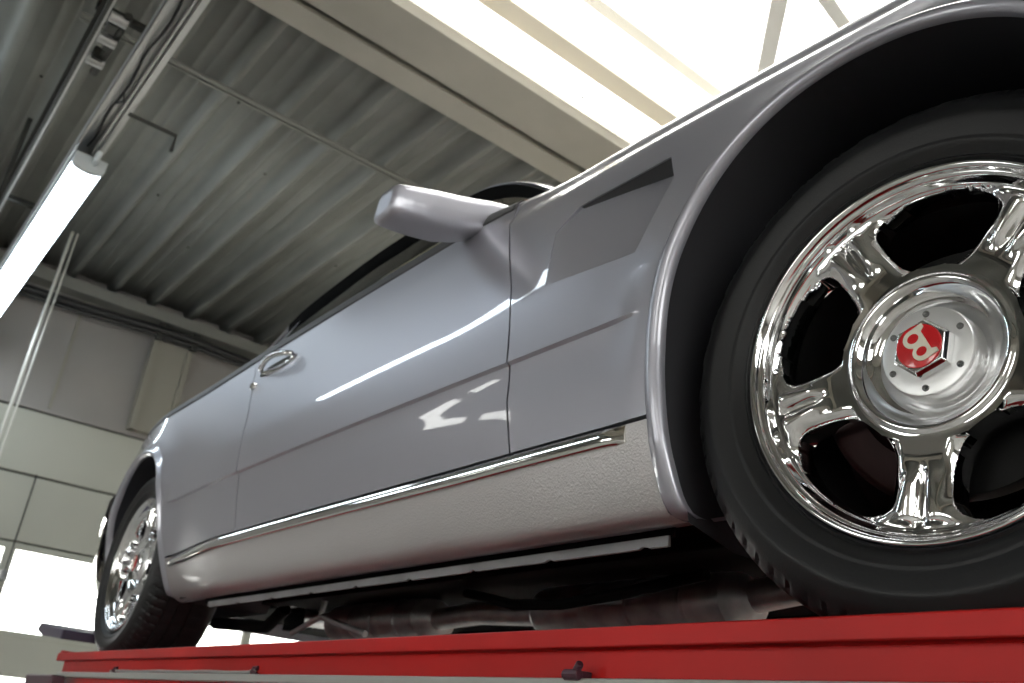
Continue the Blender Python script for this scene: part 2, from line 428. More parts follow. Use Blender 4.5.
m = MB(); m.tube([(-3.26, -.09, .015), (-3.26, .5, .015)], .018, 12); m.obox((-3.25, .2, .015), (-3.37, .2, .075), .05, .02); m.build('hinge', RED, t, og)
MB().obox((-3.25, 1.6, .015), (-3.37, 1.6, .075), .05, .02).build('hinge', RED, t, og)
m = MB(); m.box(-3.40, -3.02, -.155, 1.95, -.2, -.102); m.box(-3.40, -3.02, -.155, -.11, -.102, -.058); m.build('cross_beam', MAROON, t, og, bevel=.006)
for y in (.1, 1.6):
    for a, b in (((-2.4, ZF+.12), (.6, -.16)), ((.6, ZF+.12), (-2.4, -.16))):
        MB().obox((a[0], y + (.06 if a[0] > 0 else 0), a[1]), (b[0], y + (.06 if a[0] > 0 else 0), b[1]), .05, .14).build('scissor_arm', RED, t, og, bevel=.006)
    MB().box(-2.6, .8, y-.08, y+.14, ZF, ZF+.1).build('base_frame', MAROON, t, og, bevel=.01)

# ================================================================== CAR
CY = .93
CO = (-1.5, CY, 0)
car = empty('car', CO)
tag(car, 'silver grey coupe with chrome five-spoke wheels raised on the red lift', 'car')
RX = -3.06

prof_fen = [(.16, .066, .200), (.18, .038, .192), (.20, .010, .196), (.22, -.008, .214), (.24, -.019, .24), (.30, -.034, .30), (.335, -.038, .335), (.42, -.044, .42), (.509, -.050, .509), (.513, -.0585, .5135),
            (.60, -.0575, .60), (.70, -.052, .70), (.78, -.043, .78), (.84, -.033, .84), (.866, -.027, .866), (.872, -.0245, .8715), (.889, -.0115, .887), (.896, -.0075, .8945), (.915, -.002, .914), (.93, .006, .928), (.945, .020, .938), (.97, .050, .947), (1.0, .085, .955), (1.03, .13, .963), (1.06, .17, .969)]
prof_door = [(.16, .074, .200), (.18, .048, .193), (.20, .020, .198), (.22, -.001, .216), (.24, -.012, .24), (.30, -.028, .30), (.335, -.034, .335), (.42, -.043, .42), (.509, -.049, .509), (.513, -.0575, .5135),
            (.60, -.056, .60), (.70, -.046, .70), (.78, -.0355, .78), (.86, -.0240, .86), (.90, -.0178, .90), (.94, -.0105, .94), (.948, -.0075, .9475), (.955, .000, .954), (.962, .011, .958), (.98, .036, .964), (1.0, .066, .969), (1.03, .110, .976), (1.06, .15, .979)]
prof_qtr = [(.16, .13, .212), (.18, .112, .208), (.20, .092, .213), (.22, .072, .226), (.24, .056, .244), (.30, .026, .30), (.335, .012, .335), (.42, -.014, .42), (.509, -.033, .509), (.513, -.0415, .5135),
            (.60, -.046, .60), (.70, -.0405, .70), (.78, -.0310, .78), (.86, -.0195, .86), (.90, -.0133, .90), (.94, -.0055, .94), (.948, -.002, .9475), (.955, .006, .954), (.962, .017, .959), (.98, .046, .968), (1.0, .080, .977), (1.03, .135, .989), (1.06, .19, 1.000)]
TAB = [(np.array([q[0] for q in p]), pchip([q[0] for q in p], [q[1] for q in p]), pchip([q[0] for q in p], [q[2] for q in p])) for p in (prof_fen, prof_door, prof_qtr)]
def side(x, s):
    wf = sstep(-1.02, -.60, x); wq = 1 - sstep(-2.75, -2.05, x); wd = 1-wf-wq
    y = wf*TAB[0][1](s) + wd*TAB[1][1](s) + wq*TAB[2][1](s)
    z = wf*TAB[0][2](s) + wd*TAB[1][2](s) + wq*TAB[2][2](s)
    y -= .008*math.exp(-((x+1.4)/.9)**2)
    if x > .25: y += .16*((x-.25)/.75)**2.2; 
    if x > .25 and s > .85: z -= .03*((x-.25)/.7)**1.5*sstep(.85, .95, s)
    if x > -.5 and s > .80: z -= .030*((x+.5)/.8)**1.5*sstep(.80, .90, s)
    if x < -3.0: y += .22*((-3.0-x)/1.2)**1.6
    if x < -3.2 and s > .85: z -= .06*((-3.2-x)/1.2)**1.5*sstep(.85, .95, s)
    return Vector((x, y, z))

def side_s(x, s):
    """the side without the swage crease"""
    p = side(x, s)
    if abs(s-.511) < .075:
        a = side(x, .436).y; b = side(x, .586).y; p.y = a + (b-a)*(s-.436)/.15
    return p
def flare_push(x, s, cx, zc, r0, amt, wid):
    d = math.hypot(x-cx, s-zc) - r0
    return -amt*math.exp(-(max(d, 0)/wid)**2) if d < wid*3 else 0
def body(x, s):
    p = side(x, s)
    if abs(s-.511) < .075:
        for cx, r in ((-.02, .382), (RX, .406)):
            d = max(abs(x-cx) - r, 0); w_ = math.exp(-(d/.035)**2)
            if w_ > .01: p.y += (side_s(x, s).y-p.y)*w_
    if x < -2.2 and s < 1.0: p.y += flare_push(x, s, RX, .375, .40, .014, .075)*sstep(.22, .5, s)*(1-sstep(.86, 1.0, s))
    if x > -.9 and s < 1.0: p.y += flare_push(x, s, 0, .38, .42, .006, .05)*sstep(.22, .5, s)*(1-sstep(.8, .9, s))
    return p

def arch(cx, a, h, zc, lo_in, zlo):
    """arch outline from the low end behind, over the top, to the low end in front"""
    L = []
    for i in range(9):
        z = zlo + (zc-zlo)*i/8; L.append((cx - a + lo_in*((zc-z)/(zc-zlo))**2, z))
    n = 60
    for i in range(1, n):
        th = PI - PI*i/n
        c, s_ = math.cos(th), math.sin(th)
        L.append((cx + a*math.copysign(abs(c)**(2/2.15), c), zc + h*s_**(2/2.15)))
    for i in range(9):
        z = zc - (zc-zlo)*i/8; L.append((cx + a - lo_in*((zc-z)/(zc-zlo))**2, z))
    return L
def resample(L, n):
    P = np.array(L); d = np.r_[0, np.cumsum(np.linalg.norm(np.diff(P, axis=0), axis=1))]
    t = np.linspace(0, d[-1], n); return [(float(np.interp(q, d, P[:, 0])), float(np.interp(q, d, P[:, 1]))) for q in t]
ARCHF = resample(arch(-.020, .348, .402, .38, .012, .181), 150)
ARCHR = resample(arch(RX, .366, .372, .375, .03, .225), 150)
def offset(L, d):
    out = []
    for i in range(len(L)):
        a = np.array(L[max(i-1, 0)]); b = np.array(L[min(i+1, len(L)-1)]); t_ = b-a; t_ /= np.linalg.norm(t_)
        out.append((L[i][0] - t_[1]*d, L[i][1] + t_[0]*d))
    return out

def lip(L, name, wid, bul, ylip, cx, fade_front):
    """flared wheel-arch lip: return flange, rounded edge, face and valley; fades into the sill towards the low end"""
    P = []
    n = len(L)
    O = {d: offset(L, d) for d in (0, .003, .008, .014, .020, .027, wid)}
    for i in range(n):
        row = []
        q = L[i]; yb = side_s(q[0], q[1]).y
        k = sstep(.17, .42, q[1]); kr = sstep(.42, .66, q[1])
        ye = (yb*(1-kr) + side_s(q[0], .60).y*kr - .012)*k + (yb-.004)*(1-k)
        zb = side(q[0], q[1]).z - q[1] if q[1] < .3 else 0
        row.append((q[0], ye+.016, q[1]+zb)); row.append((q[0], ye+.005, q[1]+zb))
        for d, dy in ((.003, .0), (.008, -bul*.6), (.014, -bul), (.020, -bul*.8), (.027, -bul*.2)):
            x, z = O[d][i]; b = body(x, max(z, .165)); tmix = d/wid
            row.append((x, ye*(1-tmix) + (b.y-.001)*tmix + dy*(.3+.7*k), b.z if z < .3 else z))
        x, z = O[wid][i]; b = body(x, max(z, .165)); row.append((x, b.y+.0005, b.z if z < .3 else z)); row.append((x, b.y+.012, b.z if z < .3 else z))
        P.append(row)
    o = MB().grid(P).build(name, PAINT, car, CO, sharp=55)
    return o, O[wid]
lipF, OUTF = lip(ARCHF, 'front_wheel_arch_lip', .034, .008, -.066, 0, 0)
lipR, OUTR = lip(ARCHR, 'rear_wheel_arch_lip', .040, .010, -.064, RX, 0)

# ---- outer panels are meshed flat in (x, s), cut along creases, then mapped on to the body side
GAPF = [(.30, -.727), (.335, -.731), (.44, -.747), (.53, -.742), (.60, -.748), (.685, -.764), (.80, -.806), (.873, -.832), (.92, -.825), (1.0, -.785), (1.06, -.75)]
GAPR = [(.30, -1.948), (.335, -1.958), (.39, -1.970), (.478, -1.992), (.60, -2.015), (.70, -2.042), (.80, -2.095), (.90, -2.15), (1.06, -2.18)]
gapf = lambda s: float(np.interp(s, [g[0] for g in GAPF], [g[1] for g in GAPF]))
gapr = lambda s: float(np.interp(s, [g[0] for g in GAPR], [g[1] for g in GAPR]))
SB = .340     # bottom edge of door and fender above the sill strip
ST = 1.04     # top of the side panels

def cut_map(bm, name, mtl, cuts=(), post=None, gapdepth=.02, parent=None):
    for s in cuts:
        bmesh.ops.bisect_plane(bm, geom=bm.verts[:]+bm.edges[:]+bm.faces[:], plane_co=(0, 0, s), plane_no=(0, 0, 1), dist=1e-5)
    if post: post(bm)
    bmesh.ops.remove_doubles(bm, verts=bm.verts, dist=1e-5)
    be = [e for e in bm.edges if e.is_boundary]
    r = bmesh.ops.extrude_edge_only(bm, edges=be)
    nv = set(v for v in r['geom'] if isinstance(v, bmesh.types.BMVert))
    for v in bm.verts:
        p = body(v.co.x, v.co.z); 
        if v in nv: p.y += gapdepth
        v.co = p - Vector(CO)
    bmesh.ops.recalc_face_normals(bm, faces=bm.faces)
    me = bpy.data.meshes.new(name); bm.to_mesh(me); bm.free()
    # outward is towards -y on this side
    flip = sum(p.normal.y*p.area for p in me.polygons) > 0
    if flip: me.flip_normals()
    return finish(me, name, mtl, parent or car, sharp=24)

def flat_bm(P):
    bm = bmesh.new(); V = [[bm.verts.new((x, 0, s)) for x, s in row] for row in P]
    for i in range(len(V)-1):
        for j in range(len(V[0])-1):
            bm.faces.new((V[i][j], V[i+1][j], V[i+1][j+1], V[i][j+1]))
    return bm
CREASE = (.509, .511, .513)

# door
P = []
svals = sorted(set(list(np.linspace(SB, .84, 42)) + list(np.linspace(.84, ST, 44))))
for i in range(100):
    u = i/99
    P.append([(gapr(s)+.0025 + (gapf(s)-.0025 - gapr(s)-.0025)*u, s) for s in svals])
door_o = cut_map(flat_bm(P), 'door', PAINT, CREASE)

# fender and rear quarter: rays from the wheel arch outwards
def radial(OUT, cx, cz, bound, n=48, pw=1.0):
    P = []
    for (x, z) in OUT:
        if z < SB - 1e-6: continue
        bx, bs = bound(x, z)
        P.append([(x + (bx-x)*(j/(n-1))**pw, z + (bs-z)*(j/(n-1))**pw) for j in range(n)])
    return P
def clip_low(OUT):
    """cut the arch outline at s = SB on both sides"""
    out = []
    for a, b in zip(OUT, OUT[1:]):
        if a[1] >= SB: out.append(a)
        if (a[1]-SB)*(b[1]-SB) < 0:
            t_ = (SB-a[1])/(b[1]-a[1]); out.append((a[0]+(b[0]-a[0])*t_, SB))
    return out
def bound_poly(poly):
    poly = np.array(poly); d = np.r_[0, np.cumsum(np.linalg.norm(np.diff(poly, axis=0), axis=1))]
    return poly, d
def ruled(OUT, poly, corner_frac, n=46):
    """match the outline to a boundary polyline by fractions: corner_frac lists (fraction on outline, fraction on boundary)"""
    O = resample(clip_low(OUT), 170); poly, d = bound_poly(poly); d = d/d[-1]
    P = []
    for i, (x, z) in enumerate(O):
        f = i/(len(O)-1); g = float(np.interp(f, [c[0] for c in corner_frac], [c[1] for c in corner_frac]))
        bx = float(np.interp(g, d, poly[:, 0])); bs = float(np.interp(g, d, poly[:, 1]))
        P.append([(x + (bx-x)*j/(n-1), z + (bs-z)*j/(n-1)) for j in range(n)])
    return P
def fr(poly, i):
    d = np.r_[0, np.cumsum(np.linalg.norm(np.diff(np.array(poly), axis=0), axis=1))]; return d[i]/d[-1]
# fender boundary: up the door gap, along the top, down the nose
left = [(gapf(s)+.0025, s) for s in np.linspace(SB, ST, 30)]
top = [(x, ST) for x in np.linspace(left[-1][0], .86, 40)[1:]]
right = [(.86, s) for s in np.linspace(ST, SB, 20)[1:]]
poly = left+top+right
Pf = ruled(OUTF, poly, [(0, 0), (.30, fr(poly, 29)), (.72, fr(poly, 68)), (1, 1)], 60)
VENT = [(-.654, .645), (-.424, .626), (-.352, .748), (-.366, .800), (-.592, .800), (-.650, .762)]   # counter-clockwise seen from the car's side
def vent_cut(bm):
    n = len(VENT)
    for i in range(n):
        a = Vector((VENT[i][0], 0, VENT[i][1])); b = Vector((VENT[(i+1) % n][0], 0, VENT[(i+1) % n][1]))
        no = Vector((-(b-a).z, 0, (b-a).x))
        fs = [f for f in bm.faces if -.70 < f.calc_center_median().x < -.31 and .60 < f.calc_center_median().z < .84]
        es = list({e for f in fs for e in f.edges}); vs = list({v for f in fs for v in f.verts})
        bmesh.ops.bisect_plane(bm, geom=vs+es+fs, plane_co=a, plane_no=no, dist=1e-6)
    def inside(p):
        return all((VENT[(i+1) % n][0]-VENT[i][0])*(p.z-VENT[i][1]) - (VENT[(i+1) % n][1]-VENT[i][1])*(p.x-VENT[i][0]) > -1e-7 for i in range(n))
    dead = [f for f in bm.faces if inside(f.calc_center_median())]
    bmesh.ops.delete(bm, geom=dead, context='FACES')
fender = cut_map(flat_bm(Pf), 'front_fender', PAINT, CREASE, post=vent_cut, gapdepth=.068)
# vent panel: flush at its rear and lower corner, sinking towards the top front
bm = bmesh.new()
vs = [bm.verts.new((x, 0, s)) for x, s in VENT]; bm.faces.new(vs)
for k in range(1, 26):
    bmesh.ops.bisect_plane(bm, geom=bm.verts[:]+bm.edges[:]+bm.faces[:], plane_co=(-.66+k*.0122, 0, 0), plane_no=(1, 0, 0), dist=1e-6)
for k in range(1, 14):
    bmesh.ops.bisect_plane(bm, geom=bm.verts[:]+bm.edges[:]+bm.faces[:], plane_co=(0, 0, .62+k*.0135), plane_no=(0, 0, 1), dist=1e-6)
for v in bm.verts:
    x, s = v.co.x, v.co.z
    u = min(max((x+.645)/.285, 0), 1); h = min(max((s-.626)/.174, 0), 1)
    p = body(x, s); p.y += .0015 + .048*u**1.2
    v.co = p - Vector(CO)
bmesh.ops.recalc_face_normals(bm, faces=bm.faces)
me = bpy.data.meshes.new('fender_vent'); bm.to_mesh(me); bm.free()
if sum(p.normal.y for p in me.polygons) > 0: me.flip_normals()
finish(me, 'fender_vent', PAINT, fender, sharp=40)
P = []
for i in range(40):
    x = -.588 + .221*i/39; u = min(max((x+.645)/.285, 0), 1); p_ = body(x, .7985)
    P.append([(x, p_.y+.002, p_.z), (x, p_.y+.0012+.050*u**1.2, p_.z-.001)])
MB().grid(P).build('vent_shade_strip', VENTSHADE, fender, CO, fixn=False)  # dark strip: shade under the vent's top wall put into the colour

# rear quarter: boot end, top, door gap
leftq = [(-4.28, s) for s in np.linspace(SB, ST, 20)]
topq = [(x, ST) for x in np.linspace(-4.28, gapr(ST)-.0025, 40)[1:]]
rightq = [(gapr(s)-.0025, s) for s in np.linspace(ST, SB, 30)[1:]]
poly = leftq+topq+rightq
Pq = ruled(OUTR, poly, [(0, 0), (.28, fr(poly, 19)), (.70, fr(poly, 58)), (1, 1)], 60)
quarter = cut_map(flat_bm(Pq), 'rear_quarter_panel', PAINT, CREASE)

# sill: painted stone-chip panel between the arches under the chrome strip
P = []
xa = [q for q in OUTF[:60]]; xr = [q for q in OUTR[-60:]]
zf = lambda s: float(np.interp(s, [q[1] for q in xa], [q[0] for q in xa]))
xr = sorted(xr, key=lambda q: q[1]); zr = lambda s: float(np.interp(s, [q[1] for q in xr], [q[0] for q in xr]))
sv = [.160, .166, .172, .178, .184, .19, .195, .20, .205, .21, .215, .22, .23, .245, .26, .28, .30, .318, .333]
for i in range(140):
    u = i/139; P.append([(zr(max(s, .21))+(zf(max(s, .178))-zr(max(s, .21)))*u, s) for s in sv])
sill = cut_map(flat_bm(P), 'sill_panel', SILLPAINT, gapdepth=.0006)

# chrome strip between door and sill, from the rear arch to just behind the front arch
P = []
n = 120; x0, x1 = -2.62, -.445
for i in range(n+1):
    x = x0 + (x1-x0)*i/n; b = side(x, .318).y; e = min(1, (n-i)/2.0, i/2+.2)
    e = .45 + .55*e
    P.append([(x, b+.012, .3365), (x, b-.002*e, .3355), (x, b-.0075*e, .331), (x, b-.009*e, .325), (x, b-.0125*e, .317), (x, b-.012*e, .309), (x, b-.006*e, .304), (x, b+.008, .3035)])
MB().grid(P).add(P[0], [tuple(range(8))]).add(P[-1], [tuple(range(8))]).build('sill_chrome_strip', CHROME2, car, CO, sharp=50)

# sill underside and pinch-weld flange
P = [[(x, side(x, .16).y, side(x, .16).z), (x, side(x, .16).y*.5+.045, side(x, .16).z+.004), (x, .085, .201)] for x in np.linspace(-2.62, -.34, 60)]
MB().grid(P).build('sill_underside', PAINT, car, CO, fixn=True)
MB().box(-2.40, -.45, .083, .090, .186, .203).build('sill_web', BLACK, car, CO)
m = MB()
P = []
rr = random.Random(3)
for i in range(240):
    x = -2.36 + i*(1.90/239); zb = .172 + rr.uniform(-.0003, .0003) + (.004 if (i % 29) in (0, 1) else 0)
    P.append([(x, .085, .190), (x, .079, .189), (x, .078, zb), (x, .084, zb), (x, .0845, .189)])
m.grid(P); m.add(P[-1], [tuple(range(5))])
m.build('sill_flange', FLANGE, car, CO, sharp=30)

# dark inner structure behind the gaps
m = MB()
for a, b in ((-2.62, -.44),):
    P = [[(x, .075 if z < .9 else .10, z) for z in (.21, .35, .6, .9, .95)] for x in np.linspace(a, b, 12)]; m.grid(P)
m.build('inner_structure', BLACK, car, CO, fixn=False)

MB().box(-2.62, -.86, .10, 1.76, .930, .941).build('interior_bounce_sheet', INTERIOR, car, CO)  # added pale sheet at belt height, bounces light up to the headlining
# wheel wells
def well(cx, r, name, zt):
    m = MB(); P = []
    for i in range(49):
        a = PI*1.16 - PI*1.32*i/48
        P.append([(cx + (r+dr)*math.cos(a), y, .385 + (r+dr)*math.sin(a)) for y, dr in ((-.038, .000), (-.03, .006), (.03, .03), (.14, .04), (.30, .035), (.42, .0))])
    m.grid(P)
    V = [(cx + r*math.cos(PI*1.16 - PI*1.32*i/48), .42, .385 + r*math.sin(PI*1.16 - PI*1.32*i/48)) for i in range(49)]
    m.add(V, [tuple(range(49))])
    return m.build(name, LINER, car, CO)
ARW = {0: ARCHF, 1: ARCHR}
def well2(L, name):
    L = resample(L, 80); P = []
    for i, q in enumerate(L):
        b = side(q[0], max(q[1], .2)); yo = side(q[0], .58).y if q[1] > .58 else b.y
        c = np.array([(L[0][0]+L[-1][0])/2, .38]); d = np.array(q)-c; d /= np.linalg.norm(d)
        P.append([(q[0]+d[0]*e, y, q[1]+d[1]*e) for y, e in ((yo-.002, 0.001), (yo+.05, .012), (.14, .03), (.30, .03), (.44, 0))])
    m = MB().grid(P); m.add([r[-1] for r in P], [tuple(range(len(P)))])
    return m.build(name, LINER, car, CO)
well2(ARCHF, 'front_wheel_well'); well2(ARCHR, 'rear_wheel_well')

# ---- wheels
WR = .3565
wheel = empty('front_wheel', (0-CO[0], 0-CO[1], WR), car)
wheel['label'] = 'chrome five-spoke wheel with a red badge'
SP0 = math.radians(-98)
def window_f(r, a):
    rel = (a - SP0) % math.radians(72)
    d1 = r*math.sin(rel) if rel < PI/2 else r; d2 = r*math.sin(math.radians(72)-rel)
    hw = .0405 + .010*max(0, (r-.185)/.03)**2
    A = [r-.2155, hw-d1, hw-d2, .1165-r]
    k = .015
    m_ = max(A); return m_ + k*math.log(sum(math.exp((q-m_)/k) for q in A)) - k*.35
def rim_h(r, a):
    h = RIMP(r)
    rel = (a - SP0) % math.radians(72); rel = min(rel, math.radians(72)-rel); d = r*math.sin(rel)
    u = sstep(.138, .168, r)*(1-sstep(.211, .220, r))
    w_ = .8 + .35*sstep(.15, .215, r)
    h += u*(.0065*math.exp(-(d/(.0055*w_))**2) - .0062*math.exp(-((d-.0165*w_)/(.0095*w_))**2))
    # crown of the spokes
    if .118 < r < .222:
        f = window_f(r, a)
        if f < .013: h += .009*(1-max(f, 0)/.013)**2
    return h
_pr = [(0, .058), (.058, .058), (.064, .056), (.069, .051), (.074, .0475), (.080, .045), (.086, .0395), (.092, .0315), (.0965, .0272), (.0995, .0262), (.1025, .0272), (.105, .0292), (.110, .0300), (.13, .0300), (.16, .0275), (.19, .025), (.205, .0245), (.214, .0265), (.2195, .0285), (.223, .0275), (.2275, .0195), (.2305, .0125), (.2330, .0100), (.2345, .0095), (.2360, .0065), (.2385, .0025), (.2415, .0005), (.2445, .0012), (.247, .005), (.2485, .012)]
RIMP = pchip([q[0] for q in _pr], [q[1] for q in _pr])

def rim_mesh():
    rs = list(np.linspace(.058, .107, 26)) + list(np.linspace(.109, .222, 76)) + list(np.linspace(.2232, .2485, 28))
    nA = 600; nR = len(rs)
    def ff(x, z):
        r = math.hypot(x, z); return window_f(r, math.atan2(z, x)) if .1 < r < .2225 else 1.
    pt = [[(r*math.cos(2*PI*i/nA), r*math.sin(2*PI*i/nA)) for r in rs] for i in range(nA)]
    F = [[ff(*q) for q in row] for row in pt]
    for i in range(nA):                       # grid points close to a window's edge move on to it
        for j in range(1, nR-1):
            if abs(F[i][j]) < .00085:
                x, z = pt[i][j]
                for it in range(5):
                    f = ff(x, z); e = 1e-5; gx = (ff(x+e, z)-f)/e; gz = (ff(x, z+e)-f)/e; g2 = gx*gx+gz*gz+1e-9
                    x -= f*gx/g2; z -= f*gz/g2
                if math.hypot(x-pt[i][j][0], z-pt[i][j][1]) < .0016: pt[i][j] = (x, z); F[i][j] = 1e-7
    bm = bmesh.new(); cache = {}
    def vert(key, x, z):
        if key not in cache: cache[key] = bm.verts.new((x, rim_h(math.hypot(x, z), math.atan2(z, x)), z))
        return cache[key]
    def cross(a, b):
        k = (min(a, b), max(a, b))
        if k in cache: return cache[k]
        (x0, z0), (x1, z1) = pt[k[0][0]][k[0][1]], pt[k[1][0]][k[1][1]]; lo, hi = 0., 1.; f0 = F[k[0][0]][k[0][1]]
        for it in range(18):
            t_ = (lo+hi)/2
            if (ff(x0+(x1-x0)*t_, z0+(z1-z0)*t_) > 0) == (f0 > 0): lo = t_
            else: hi = t_
        return vert(k, x0+(x1-x0)*lo, z0+(z1-z0)*lo)
    for i in range(nA):
        i2 = (i+1) % nA
        for j in range(nR-1):
            q = [(i, j), (i, j+1), (i2, j+1), (i2, j)]; poly_ = []
            for k in range(4):
                a, b = q[k], q[(k+1) % 4]
                if F[a[0]][a[1]] > 0: poly_.append(vert(a, *pt[a[0]][a[1]]))
                if (F[a[0]][a[1]] > 0) != (F[b[0]][b[1]] > 0): poly_.append(cross(a, b))
            if len(poly_) >= 3:
                try: bm.faces.new(poly_)
                except ValueError: pass
    bmesh.ops.remove_doubles(bm, verts=bm.verts, dist=5e-5)
    # wall of each window going inwards
    win = [e for e in bm.edges if e.is_boundary and all(.08 < math.hypot(v.co.x, v.co.z) < .224 for v in e.verts)]
    r = bmesh.ops.extrude_edge_only(bm, edges=win)
    for v in r['geom']:
        if isinstance(v, bmesh.types.BMVert):
            rr_ = math.hypot(v.co.x, v.co.z); v.co.y += .035
    # barrel behind
    me = bpy.data.meshes.new('rim'); bmesh.ops.recalc_face_normals(bm, faces=bm.faces); bm.to_mesh(me); bm.free()
    return me
me = rim_mesh(); rim = finish(me, 'rim', CHROME, wheel, sharp=60)
MB().lathe([(.2485, .012), (.2475, .02), (.236, .035), (.228, .06), (.225, .20), (.24, .22), (.25, .235)], 96).build('rim_barrel', DISC, wheel)
# tyre
tp = [(.2475, .012), (.2475, .005), (.2505, .0005), (.254, .003), (.258, .0005), (.263, -.004), (.268, -.0075), (.271, -.0085), (.2735, -.0078), (.276, -.0085), (.285, -.0115), (.296, -.0135), (.3005, -.0145), (.3045, -.0142), (.308, -.0125), (.318, -.009), (.326, -.0045),
      (.330, -.0015), (.336, .003), (.3425, .009), (.347, .016), (.351, .026), (.3535, .040), (.3545, .055), (.3550, .060), (.348, .061), (.348, .067), (.355, .068), (.356, .098), (.349, .099), (.349, .106), (.356, .107), (.356, .145), (.349, .146), (.349, .152), (.356, .153), (.355, .19), (.353, .215), (.345, .235), (.325, .25), (.29, .256), (.25, .236)]
NT = 432
def tmod(i, j, r, y):
    if 18 <= j <= 24:
        if (i + (j-18)//2) % 6 == 0: return r-.0035, y+.0015
    if 17 <= j <= 19 and i % 12 < 5: return r-.001, y+.001
    if 25 < j < 37 and (i + 2*j) % 9 == 0 and r > .35: return r-.003, y
    return r, y
MB().lathe(tp, NT, tmod).build('tyre', RUBBER, wheel, sharp=35)
# hub cap, nut, emblem, screws
MB().lathe([(.0, .027), (.040, .027), (.054, .0274), (.0575, .0285), (.0595, .032), (.060, .059)], 96).build('centre_cap', SATIN, wheel, sharp=40)
def hexring(r, y, rot, n=6): return [(r*math.cos(rot+2*PI*k/n), y, r*math.sin(rot+2*PI*k/n)) for k in range(n)]
m = MB(); HR = math.radians(18)
V = hexring(.0395, .0265, HR) + hexring(.0385, .016, HR) + hexring(.034, .0105, HR)
m.add(V, [(k, (k+1) % 6, 6+(k+1) % 6, 6+k) for k in range(6)] + [(6+k, 6+(k+1) % 6, 12+(k+1) % 6, 12+k) for k in range(6)] + [tuple(range(12, 18))])
m.build('hub_nut', CHROME, wheel, bevel=.0015, sharp=30)
MB().lathe([(0, .0082), (.026, .0082), (.0283, .0090), (.0292, .0105), (.0292, .013)], 64).build('badge', REDENAMEL, wheel)
# letter B on the badge, turned with the wheel
br = math.radians(203)
def bpt(u, v, y, s=.0285): return ((u*math.cos(br) - v*math.sin(br))*s, y, (u*math.sin(br) + v*math.cos(br))*s)
out = [(-.62, .78), (-.62, .60), (-.42, .50), (-.42, -.50), (-.62, -.62), (-.62, -.80)]
out += [(.02 + .46*math.cos(a), -.37 + .43*math.sin(a)) for a in np.linspace(-PI/2, PI*.36, 20)]
out += [(-.02 + .42*math.cos(a), .39 + .39*math.sin(a)) for a in np.linspace(-PI*.30, PI/2, 20)]
n = len(out); V = [bpt(u, v, .0066) for u, v in out] + [bpt(u, v, .0084) for u, v in out]
MB().add(V, [tuple(range(n))] + [(i, (i+1) % n, n+(i+1) % n, n+i) for i in range(n)]).build('letter_b', CREAM, wheel)
m = MB()
for cu, cv, ru, rv in ((-.02, .37, .235, .20), (.02, -.37, .255, .215)):
    V = [bpt(cu+ru*math.cos(2*PI*k/32), cv+rv*math.sin(2*PI*k/32), .0061) for k in range(32)] + [bpt(cu+ru*math.cos(2*PI*k/32), cv+rv*math.sin(2*PI*k/32), .0067) for k in range(32)]
    m.add(V, [tuple(range(32))] + [(i, (i+1) % 32, 32+(i+1) % 32, 32+i) for i in range(32)])
m.build('letter_counter', REDENAMEL, wheel)
for k in range(6):
    a = math.radians(84 + 60*k)
    m = MB().lathe([(.0, .0262), (.0012, .0262), (.0014, .0268), (.0024, .0262), (.0030, .0256), (.0040, .0256), (.0044, .0275)], 20)
    m.build('screw', SCREWD, wheel, loc=(.049*math.cos(a), 0, .049*math.sin(a)))
# brake
MB().lathe([(.06, .10), (.165, .10), (.166, .105), (.166, .125), (.06, .125)], 72).build('brake_disc', DISC, wheel)
m = MB(); P = []
for i in range(13):
    a = math.radians(195 + 55*i/12); P.append([(r*math.cos(a), y, r*math.sin(a)) for r, y in ((.12, .09), (.13, .078), (.17, .078), (.182, .09), (.182, .14), (.12, .14))])
m.grid(P); m.add(P[0], [tuple(range(6))]); m.add(P[-1], [tuple(range(6))])
m.build('brake_caliper', CALIPER, wheel, sharp=50)
def dup(src, name, loc, rot=0, mirror=False):
    r = src.copy(); C.objects.link(r); r.name = name; r.parent = car; r.location = loc
    if 'label' in r.keys(): del r['label']
    r.rotation_euler = (0, 0, PI) if mirror else (0, rot, 0)
    for ch in src.children:
        c = ch.copy(); C.objects.link(c); c.parent = r
    return r
dup(wheel, 'rear_wheel', (RX-CO[0], .012-CO[1], WR), math.radians(23))
dup(wheel, 'front_wheel', (0-CO[0], 2*CY-CO[1], WR), 0, True)
dup(wheel, 'rear_wheel', (RX-CO[0], 2*CY-CO[1], WR), 0, True)

# ---- greenhouse
rail = [(-3.38, 1.03, .20), (-3.20, 1.12, .245), (-3.045, 1.207, .28), (-2.82, 1.300, .29), (-2.601, 1.365, .295), (-2.287, 1.402, .30), (-1.95, 1.418, .30), (-1.70, 1.418, .30), (-1.527, 1.408, .30), (-1.392, 1.375, .285), (-1.239, 1.305, .255), (-1.081, 1.205, .215), (-.93, 1.09, .17), (-.83, 1.005, .14)]
rxs = [q[0] for q in rail]; rz = pchip(rxs, [q[1] for q in rail]); ry = pchip(rxs, [q[2] for q in rail])
belt = lambda x: body(x, 1.035)
# side window glass
P = []
for x in np.linspace(-2.62, -.99, 60):
    b = belt(x); t_ = Vector((x, ry(x)-.004, rz(x)-.01))
    P.append([b.lerp(t_, k/10) + Vector((0, -.012*math.sin(PI*k/10), 0)) for k in range(11)])
MB().grid(P).build('side_window', SIDEGLASS, car, CO)
